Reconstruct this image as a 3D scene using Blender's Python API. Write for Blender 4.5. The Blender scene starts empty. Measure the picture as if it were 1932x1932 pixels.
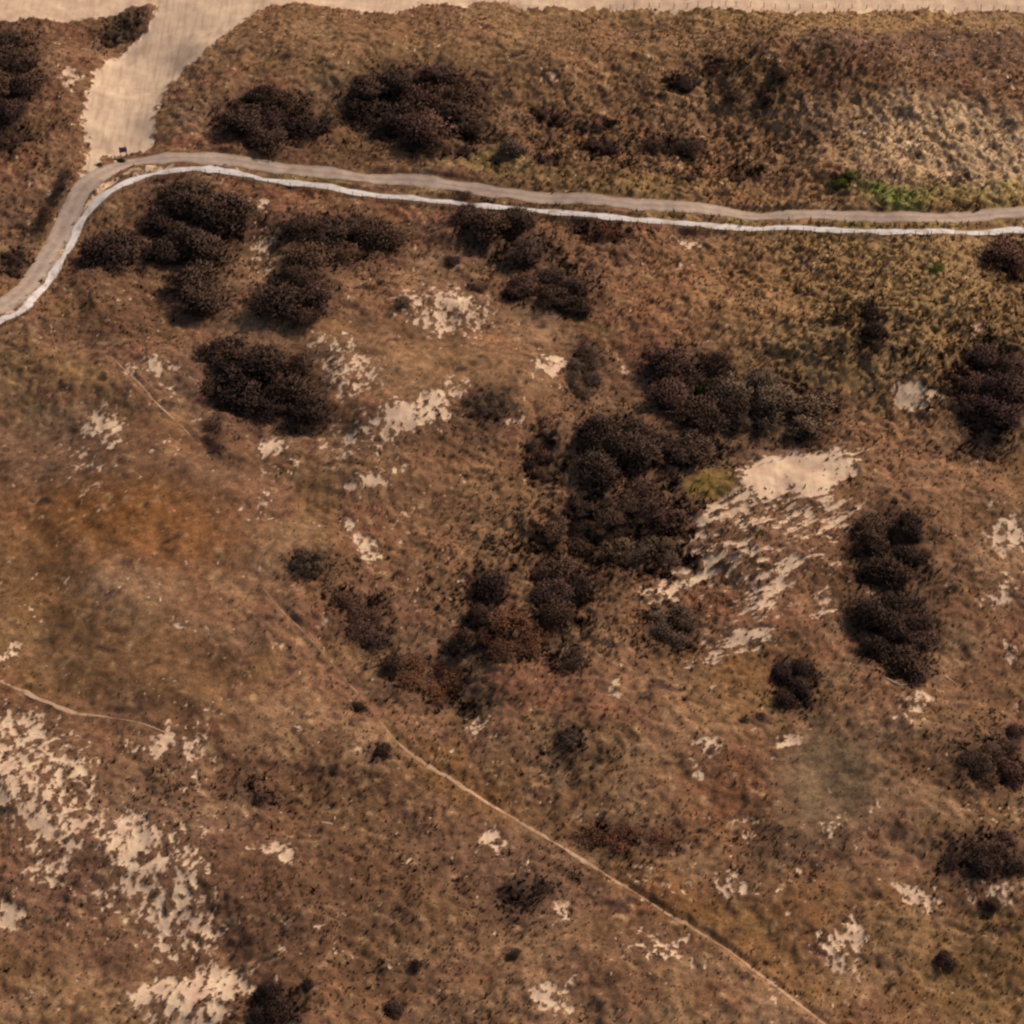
import bpy, math, random
import numpy as np
from mathutils import Vector
rng = np.random.default_rng(7)
random.seed(7)
sc = bpy.context.scene
COL = sc.collection
R = math.radians

# ------------------------------------------------------------------ camera
PITCH = R(45); TAN = math.tan(R(12)); DIST = 381.0; PX = 966.0      # survey units: photo drawn 1932 wide
CY, CZ = -DIST*math.cos(PITCH), DIST*math.sin(PITCH)
cp, sp = math.cos(PITCH), math.sin(PITCH)
cam = bpy.data.cameras.new('camera'); co = bpy.data.objects.new('camera', cam); COL.objects.link(co)
co.location = (0, CY, CZ); co.rotation_euler = (math.pi/2-PITCH, 0, 0)
cam.sensor_fit = 'HORIZONTAL'; cam.angle = R(24); cam.clip_start = 1; cam.clip_end = 9000
sc.camera = co

def to_px(x, y, z):
    dy = y-CY; dz = z-CZ
    f = dy*cp-dz*sp; u = dy*sp+dz*cp
    bad = f < 30; f = np.where(bad, 30, f)
    return PX+PX*x/f/TAN, np.where(bad, 5000, PX-PX*u/f/TAN)

# ------------------------------------------------------------------ noise
def _h(ix, iy, s):
    n = (ix.astype(np.int64)*374761393+iy.astype(np.int64)*668265263+s*1442695041) & 0xffffffff
    n = ((n ^ (n >> 13))*1274126177) & 0xffffffff
    n = ((n ^ (n >> 16))*2246822519) & 0xffffffff
    return ((n ^ (n >> 15)) & 0xffff)/65535.0
def vn(x, y, s):
    ix = np.floor(x); iy = np.floor(y); fx = x-ix; fy = y-iy
    fx = fx*fx*(3-2*fx); fy = fy*fy*(3-2*fy)
    a = _h(ix, iy, s); b = _h(ix+1, iy, s); c = _h(ix, iy+1, s); d = _h(ix+1, iy+1, s)
    return (a+(b-a)*fx)*(1-fy)+(c+(d-c)*fx)*fy
def fbm(x, y, scale, s, octv=3, rot=0.5, gain=.5):
    x = np.asarray(x, float)/scale; y = np.asarray(y, float)/scale; t = 0; a = 1; tot = 0
    for k in range(octv):
        c, q = math.cos(rot+k*1.1), math.sin(rot+k*1.1)
        t = t+a*vn(c*x-q*y+17.3*k, q*x+c*y-9.1*k, s+k*31); tot += a*a; a *= gain; x = x*2.03; y = y*2.03
    m = sum(gain**k for k in range(octv))*.5
    return (t-m)/(math.sqrt(tot)*.235)          # about unit spread
def sstep(a, b, v):
    t = np.clip((v-a)/(b-a), 0, 1); return t*t*(3-2*t)

# ------------------------------------------------------------------ broad relief (metres)
def flat_at(u, v):                              # survey point on the level plane
    a = (u-PX)/PX*TAN; b = (PX-v)/PX*TAN
    d = np.array([a, cp+b*sp, -sp+b*cp]); t = -CZ/d[2]
    return d[0]*t, CY+d[1]*t
HILLS = [  # survey u, v, radius x m, radius y m, height
 (1250, 130, 60, 13, 4.2), (650, 120, 24, 13, 3.2), (1850, 130, 26, 14, 1.6), (60, 150, 12, 14, 2.6), (1560, 120, 20, 9, 1.5),
 (760, 790, 14, 11, 2.4), (1480, 930, 13, 14, 1.8), (1320, 820, 13, 10, -2.4), (850, 1250, 13, 11, -2.2), (1000, 1080, 12, 9, -1.4), (1750, 640, 18, 14, 2.6),
 (300, 1620, 12, 10, 2.8), (60, 1480, 9, 9, 1.8), (120, 980, 16, 11, -1.4), (600, 590, 14, 8, 1.3), (1150, 600, 14, 9, 1.5),
 (1200, 1840, 14, 8, 1.4), (1720, 1360, 11, 10, 2.0), (1600, 1760, 10, 8, 1.3), (1400, 1430, 10, 9, .9), (350, 1900, 8, 4, 1.5),
 (1050, 1180, 10, 9, -1.2), (1880, 1650, 9, 8, 1.2), (400, 700, 12, 8, .8)]
HP = [(*flat_at(u, v), a, b, h) for u, v, a, b, h in HILLS]
RP = np.array([flat_at(u, v) for u, v in [(-300, 680), (-60, 590), (60, 540), (150, 400), (310, 310), (650, 345), (950, 377), (1350, 412), (1650, 422), (1932, 418), (2300, 410)]])
def Hm(x, y):
    x = np.asarray(x, float); y = np.asarray(y, float); z = np.zeros(np.broadcast(x, y).shape)
    for cx, cy, a, b, h in HP:
        z = z+h*np.exp(-(((x-cx)/a)**2+((y-cy)/b)**2))
    far = np.exp(-(np.maximum(np.hypot(x, y-20)-200, 0)/200)**2)
    dune = sstep(152, 128, y)
    calm = 1-.8*np.exp(-((y-np.interp(x, RP[:, 0], RP[:, 1]))/9)**2)
    return z+(1.15*fbm(x, y, 26, 5, 2)+.52*fbm(x, y, 12, 6, 2)*calm)*dune*far
def G(u, v):                                    # survey point on the relief
    a = (u-PX)/PX*TAN; b = (PX-v)/PX*TAN
    d = np.array([a, cp+b*sp, -sp+b*cp]); z = 0.0
    for _ in range(14):
        t = (z-CZ)/d[2]; x, y = d[0]*t, CY+d[1]*t; z = .5*z+.5*float(Hm(x, y))
    return np.array([x, y])
def spline(pts, step=1.0):
    P = np.array([G(*p) for p in pts]); out = []
    P = np.vstack([2*P[0]-P[1], P, 2*P[-1]-P[-2]])
    for i in range(1, len(P)-2):
        n = max(2, int(np.linalg.norm(P[i+1]-P[i])/step))
        for k in range(n):
            t = k/n; a, b, c, d = P[i-1:i+3]
            out.append(.5*((2*b)+(c-a)*t+(2*a-5*b+4*c-d)*t*t+(3*b-a-3*c+d)*t**3))
    out.append(P[-2]); return np.array(out)

ROAD = spline([(-160, 640), (-60, 598), (8, 572), (52, 538), (95, 475), (130, 408), (152, 362), (185, 331), (245, 308), (310, 299), (380, 298), (450, 304), (550, 320), (650, 331), (750, 339), (850, 349), (950, 364), (1050, 375), (1200, 386), (1350, 397), (1500, 405), (1650, 410), (1750, 411), (1850, 407), (1932, 401), (2050, 392), (2200, 388)])
WHITE = spline([(-160, 668), (-60, 630), (0, 604), (42, 586), (78, 550), (112, 497), (148, 432), (174, 394), (206, 364), (250, 342), (300, 327), (350, 320), (395, 320), (450, 328), (550, 345), (650, 360), (750, 373), (850, 383), (950, 392), (1050, 402), (1150, 410), (1250, 420), (1350, 428), (1450, 432), (1600, 435), (1750, 437), (1932, 435), (2060, 432), (2200, 430)])
TRAILS = [
 ([(495, 1108), (530, 1150), (570, 1190), (600, 1222), (640, 1268), (690, 1325), (730, 1378), (762, 1412), (800, 1440), (850, 1470), (900, 1502), (950, 1533), (1000, 1562), (1050, 1592), (1100, 1624), (1150, 1655), (1200, 1686), (1250, 1718), (1300, 1748), (1328, 1764), (1356, 1782), (1384, 1800), (1430, 1836), (1480, 1873), (1530, 1912), (1570, 1943), (1640, 1996)],
  [(0, .06), (480, .07), (560, .15), (600, .08), (745, .08), (772, .5), (870, .85), (950, .62), (1030, .34), (1055, .3), (1120, .62), (1200, .4), (1300, .66), (1330, .5), (1350, .2), (1385, .2), (1410, .42), (1540, .46), (1700, .3)], 'narrow pale sand footpath running diagonally through brown grass to the bottom edge'),
 ([(-60, 1255), (0, 1286), (50, 1308), (100, 1328), (140, 1346), (200, 1353), (270, 1366), (330, 1388)], [(-99, .4), (0, .42), (60, .6), (140, .5), (200, .28), (400, .16)], 'faint sand footpath entering from the left edge above the mottled sand'),
 ([(208, 672), (240, 702), (275, 738), (312, 776), (345, 806), (372, 840)], [(0, .08), (215, .12), (260, .34), (312, .26), (340, .1), (400, .06)], 'short faint footpath left of the large dark shrub mass'),
]
def widths(P, w):
    u = to_px(P[:, 0], P[:, 1], Hm(P[:, 0], P[:, 1]))[0]; return np.interp(u, [k[0] for k in w], [k[1] for k in w])
TRAILS = [(spline(p, .5), w, l) for p, w, l in TRAILS]
TRAILS = [(P, widths(P, w), l) for P, w, l in TRAILS]

# ------------------------------------------------------------------ grid
DX = .25; X0, X1, Y0, Y1 = -126.0, 126.0, -114.0, 164.0
def axis(a, b):
    d = np.arange(a, b+1e-6, DX); g = []; s = DX; c = 0
    while c < 4200: s *= 1.27; c += s; g.append(c)
    g = np.array(g); return np.concatenate([a-g[::-1], d, b+g]), len(g)
xs, ox = axis(X0, X1); ys, oy = axis(Y0, Y1)
NX, NY = len(xs), len(ys)
GX, GY = np.meshgrid(xs, ys)
GX = GX.ravel(); GY = GY.ravel()
H0 = Hm(GX, GY)
U, V = to_px(GX, GY, H0)
Uw = U+5*fbm(GX, GY, 4, 11, 3); Vw = V+4*fbm(GX, GY, 4, 12, 3)     # ragged patch outlines

def polydist(P, reach):
    d = np.full(len(GX), 1e3); sgn = np.zeros(len(GX))
    for a, b in zip(P[:-1], P[1:]):
        m = np.where((GX > min(a[0], b[0])-reach) & (GX < max(a[0], b[0])+reach) & (GY > min(a[1], b[1])-reach) & (GY < max(a[1], b[1])+reach))[0]
        if not len(m): continue
        e = b-a; px = GX[m]-a[0]; py = GY[m]-a[1]
        t = np.clip((px*e[0]+py*e[1])/(e@e+1e-9), 0, 1)
        q = np.hypot(px-t*e[0], py-t*e[1]); k = q < d[m]
        d[m[k]] = q[k]; sgn[m[k]] = np.sign(e[0]*py-e[1]*px)[k]
    return d, sgn
dR, _ = polydist(ROAD, 9); dW, sW = polydist(WHITE, 9)
dT = np.full(len(GX), 1e3)
for P, w, l in TRAILS: dT = np.minimum(dT, polydist(P, 3)[0]-.18)

def ell(cx, cy, rx, ry, ang=0, soft=.5, uu=None, vv=None):
    uu = Uw if uu is None else uu; vv = Vw if vv is None else vv
    c, s = math.cos(R(ang)), math.sin(R(ang)); a = uu-cx; b = vv-cy
    d = np.sqrt(((c*a+s*b)/rx)**2+((-s*a+c*b)/ry)**2)
    return sstep(1+soft, 1-soft, d)

# beach and the broad sand way down from it
edge = np.interp(U, [-900, 0, 170, 215, 250, 300, 506, 560, 620, 690, 745, 790, 900, 1000, 1100, 1250, 1932, 2600], [36, 36, 37, 30, 12, 6, 4, 8, 16, 22, 24, 8, 3, 10, 18, 17, 22, 24])
beach = sstep(2.5, -2.5, V-edge+2.5*fbm(GX, GY, 2.5, 21, 3))
def inpoly(P, u, v):
    r = np.zeros(len(u), bool); n = len(P)
    for i in range(n):
        x1, y1 = P[i]; x2, y2 = P[(i+1) % n]
        if y1 == y2: continue
        c = ((y1 > v) != (y2 > v)) & (u < (x2-x1)*(v-y1)/(y2-y1)+x1); r ^= c
    return r
ACC = [(312, -30), (300, 0), (288, 40), (262, 82), (215, 112), (182, 140), (164, 172), (158, 215), (154, 254), (174, 264), (160, 306), (148, 342), (168, 350), (178, 326), (196, 288), (206, 292), (212, 302), (238, 296), (262, 290), (288, 284), (292, 250), (298, 215), (312, 178), (334, 146), (368, 116), (410, 82), (452, 48), (490, 20), (520, 0), (560, -30)]
acc = inpoly(ACC, U+2.5*fbm(GX, GY, 1.6, 31, 3), V+2*fbm(GX, GY, 1.6, 32, 3)).astype(float)

# sand: u, v, ru, rv, angle, strength (over .8 bare, under it mottled)
SAND = [
 (640, 700, 74, 64, 10, .66), (605, 665, 30, 15, 0, .5), (800, 775, 105, 48, -22, .66), (725, 810, 110, 40, -15, .60), (870, 745, 40, 18, 0, .5), (690, 905, 68, 20, -18, .66), (960, 785, 26, 12, 0, .6),
 (840, 592, 100, 46, 8, .63), (880, 610, 35, 22, 0, .68), (500, 460, 36, 80, 10, .50), (490, 385, 26, 12, 0, .6), (1050, 690, 62, 18, 0, .66), (1135, 420, 30, 10, 0, .2),
 (1495, 895, 116, 42, -10, 1.15), (1420, 930, 88, 36, -28, .84), (1370, 965, 70, 30, -30, .78), (1400, 1020, 180, 56, -26, .60), (1300, 1085, 105, 34, -28, .68), (1530, 985, 95, 46, -10, .60), (1470, 1060, 100, 36, -24, .50), (1330, 875, 50, 30, 0, .42), (1440, 1130, 66, 46, -20, .60), (1555, 1140, 26, 28, 70, .5),
 (1385, 1215, 85, 26, -20, .62), (1340, 1248, 60, 12, -22, .62), (1727, 748, 40, 22, 15, .82), (1895, 1012, 32, 44, 80, .66), (1880, 1120, 40, 40, 40, .6), (1905, 1235, 20, 22, 0, .48), (1850, 612, 24, 10, -10, .74), (1855, 880, 40, 14, 10, .5), (1860, 830, 60, 30, 20, .3),
 (65, 1470, 115, 120, 15, .61), (30, 1385, 70, 60, 0, .60), (110, 1560, 105, 85, 10, .58), (320, 1410, 100, 42, 12, .60), (350, 1460, 60, 40, 10, .5), (290, 1640, 100, 95, 25, .62), (250, 1590, 42, 62, 0, .88), (330, 1740, 88, 66, 0, .64), (200, 1700, 70, 40, -30, .5), (355, 1868, 120, 38, -8, .84), (370, 1905, 95, 50, -10, .66), (15, 1725, 34, 24, 0, .8), (90, 1640, 80, 40, 0, .5), (520, 1600, 40, 30, 0, .52), (50, 1875, 30, 15, 0, .5),
 (1158, 1295, 16, 22, 0, .72), (1165, 1250, 16, 8, 0, .66), (1330, 1430, 46, 60, 10, .52), (1340, 1312, 22, 26, 40, .48), (1045, 1885, 46, 46, 20, .70), (1590, 1770, 42, 66, 10, .60), (1380, 1670, 44, 36, 30, .55), (1730, 1690, 50, 26, 10, .55), (1795, 1620, 30, 26, 0, .52), (1745, 1715, 22, 18, 0, .58), (1722, 1330, 46, 40, -30, .57), (1482, 1397, 32, 14, 0, .66), (1465, 1433, 20, 8, 0, .7), (1700, 1365, 30, 14, -20, .5),
 (185, 815, 58, 52, 0, .58), (280, 690, 52, 20, -8, .60), (340, 1178, 36, 16, 20, .58), (20, 1238, 34, 16, -20, .56), (925, 1600, 38, 34, 60, .54), (1066, 1718, 18, 18, 0, .66), (1240, 1790, 82, 40, 10, .54), (905, 1378, 36, 30, 20, .56), (520, 845, 38, 18, -20, .70), (505, 930, 24, 62, 0, .48), (690, 1035, 34, 26, 20, .60), (650, 992, 18, 20, 0, .55), (1300, 453, 28, 9, 0, .62), (1522, 500, 24, 16, 20, .5), (1400, 1560, 50, 30, 0, .44),
 (1830, 285, 140, 70, 6, .42), (1720, 255, 80, 40, 20, .40), (1610, 235, 70, 30, 0, .45), (140, 152, 28, 20, 30, .74), (1040, 150, 16, 7, 0, .6), (1180, 66, 55, 7, -4, .5), (140, 730, 40, 26, 0, .42), (1650, 1120, 20, 12, 0, .4), (1540, 1560, 60, 26, 0, .42), (1860, 1690, 70, 40, 0, .5), (760, 500, 30, 20, 0, .3), (1880, 950, 60, 20, 0, .42)]
stk = ell(1450, 1080, 330, 330, 0, .5)
n1 = stk*fbm((.857*GX+.515*GY)*.38, -.515*GX+.857*GY, .8, 41, 4, .0, .75)+(1-stk)*(.8*fbm(GX, GY*.72, .85, 44, 4, .2, .75)+.75*(.8-np.abs(fbm(GX, GY*.72, 1.2, 45, 3, .9))))+.3*fbm(GX, GY, 3.5, 43, 2); n2 = fbm(GX, GY, 9, 42, 2)
sp_ = np.zeros(len(GX))
for u, v, a, b, g, s in SAND: sp_ = np.maximum(sp_, s*ell(u, v, a*1.1, b*1.1, g, .7))
sp_ = np.maximum(sp_, .10+.09*n2)
sand = sstep(.38, .86, sp_+.24*n1)*np.clip(.62+.5*sp_, 0, 1)
def blur(a, n):
    a = a.reshape(NY, NX)
    for _ in range(n):
        a = (a+np.roll(a, 1, 0)+np.roll(a, -1, 0))/3; a = (a+np.roll(a, 1, 1)+np.roll(a, -1, 1))/3
    return a.ravel()
bsoft = sstep(9, -5, V-edge+3*fbm(GX, GY, 3, 23, 3)); asoft = blur(acc, 18)
open_ = np.maximum(bsoft, asoft)
sand = np.maximum(sand, sstep(.36, .74, open_+.26*n1*(1-.5*open_)))
sand = np.maximum(sand, np.maximum(beach, acc)*.35)
bend = sstep(4.6, 3.2, dR)*sstep(430, 260, U)*sstep(3.6, 2.6, dW)*(sW > 0)
sand = np.maximum(sand, .75*bend*sstep(-.6, .6, n1))

# albedo tints, written as the sRGB the lit grass shows and divided down to a base colour by K
def lin(c):
    c = np.array(c)/255.; return np.where(c < .04045, c/12.92, ((c+.055)/1.055)**2.4)
K = 1.08
def C(*c): return lin(c)*K
tint = np.tile(C(119, 84, 60), (len(GX), 1))
def mixin(m, c): 
    global tint
    tint = tint*(1-m[:, None])+c*m[:, None]
mixin(.75*sstep(-.1, 1.5, fbm(GX, GY, 11, 51, 3)), C(123, 80, 58))
mixin(.60*sstep(0, 1.5, fbm(GX, GY, 9, 52, 3)), C(111, 82, 51))
mixin(.50*sstep(.1, 1.6, fbm(GX, GY, 7, 53, 3)), C(100, 74, 58))
mixin(.65*sstep(.0, 1.5, fbm(GX*.8, GY, 14, 58, 4)), C(90, 63, 44))
mixin(.55*sstep(.2, 1.6, fbm(GX*.8, GY, 10, 59, 4)), C(144, 110, 80))
TINT = [  # u, v, ru, rv, angle, amount, colour
 (1650, 560, 330, 170, 0, .62, (150, 120, 78)), (1780, 270, 230, 80, 6, .65, (166, 130, 98)), (1840, 285, 150, 70, 6, .6, (196, 164, 124)), (1700, 260, 130, 70, 0, .5, (196, 162, 122)), (1400, 300, 260, 110, 0, .45, (142, 106, 74)), (1100, 120, 420, 90, 0, .5, (128, 96, 64)), (600, 90, 200, 70, 0, .4, (128, 98, 64)),
 (1780, 90, 260, 32, 3, .55, (106, 80, 64)), (1350, 545, 190, 90, 0, .45, (136, 92, 62)), (820, 690, 300, 70, 5, .55, (136, 100, 68)), (700, 590, 200, 60, 0, .4, (128, 92, 64)), (1700, 860, 160, 90, 20, .5, (140, 102, 72)),
 (240, 985, 220, 75, 5, .8, (122, 78, 42)), (60, 1110, 90, 70, 0, .6, (98, 66, 36)), (150, 1240, 260, 90, 0, .5, (100, 72, 42)), (900, 1500, 160, 40, 32, .5, (112, 74, 36)), (1180, 1640, 190, 42, 32, .5, (112, 74, 36)), (1450, 1810, 170, 42, 34, .5, (116, 76, 38)),
 (1440, 1300, 120, 80, 0, .5, (112, 84, 44)), (1560, 1480, 100, 110, 10, .75, (112, 90, 66)), (1350, 1500, 110, 110, 0, .5, (122, 78, 52)), (1850, 1850, 140, 110, 0, .5, (112, 84, 44)), (1560, 1720, 200, 80, 0, .4, (108, 78, 40)), (1600, 1600, 140, 60, 0, .45, (98, 74, 56)),
 (80, 850, 130, 70, 0, .4, (104, 78, 60)), (330, 720, 150, 60, 20, .5, (116, 84, 66)), (320, 1560, 130, 60, 0, .5, (98, 70, 58)), (120, 1650, 170, 120, 0, .5, (100, 72, 58)), (500, 1700, 160, 180, 0, .45, (94, 64, 48)), (800, 1700, 250, 200, 0, .45, (98, 70, 48)), (1000, 1650, 140, 90, 10, .5, (98, 72, 58)), (1150, 1000, 260, 120, 0, .45, (104, 74, 52)), (1000, 1150, 150, 120, 0, .5, (92, 66, 46)), (850, 1000, 170, 110, 0, .4, (120, 86, 58)),
 (1690, 372, 60, 22, 10, .85, (106, 110, 54)), (1600, 345, 34, 18, -20, .9, (78, 78, 46)), (1850, 368, 130, 24, 0, .6, (134, 116, 62)), (1342, 915, 52, 22, 0, .6, (118, 92, 46)), (1768, 512, 14, 14, 0, .8, (90, 86, 54)), (930, 305, 90, 22, 10, .5, (138, 116, 66)), (1200, 352, 200, 22, 3, .5, (132, 104, 62)),
 (150, 310, 60, 90, 0, .4, (110, 84, 58)), (60, 690, 120, 40, 0, .4, (118, 90, 56)), (160, 715, 50, 24, 0, .6, (140, 104, 66)), (230, 40, 50, 28, 0, .5, (120, 94, 54)), (1550, 40, 420, 16, 1, .55, (160, 124, 80)), (1390, 1290, 60, 60, 0, .4, (116, 76, 46))]
for u, v, a, b, g, m, c in TINT: mixin(m*ell(u, v, a, b, g, .6), C(*c))
mixin(.7*sstep(.25, .6, sp_)*sstep(1.2, .8, sp_), C(106, 76, 56))
vergem = sstep(5.0, 1.0, dR)*sstep(6, 2, dW)
mixin(.55*vergem*sstep(-.2, 1.2, fbm(GX, GY, 5, 54, 2)), C(124, 108, 58))
mixin(.75*ell(1800, 275, 200, 85, 6, .5)*sstep(-.75, -1.5, fbm(GX+.3*GY, .45*GY, 1.8, 67, 3)), C(84, 60, 46))
mixin(.8*sstep(1.3, 2.3, fbm(GX*.7, GY, 2.2, 55, 3)), C(70, 48, 40))
mixin(.5*sstep(.9, 2.2, fbm(GX, GY, 1.5, 56, 2)), C(160, 126, 90))
tint = tint*np.clip(1+.17*fbm(GX, GY, .9, 57, 2), .5, 1.6)[:, None]

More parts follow.
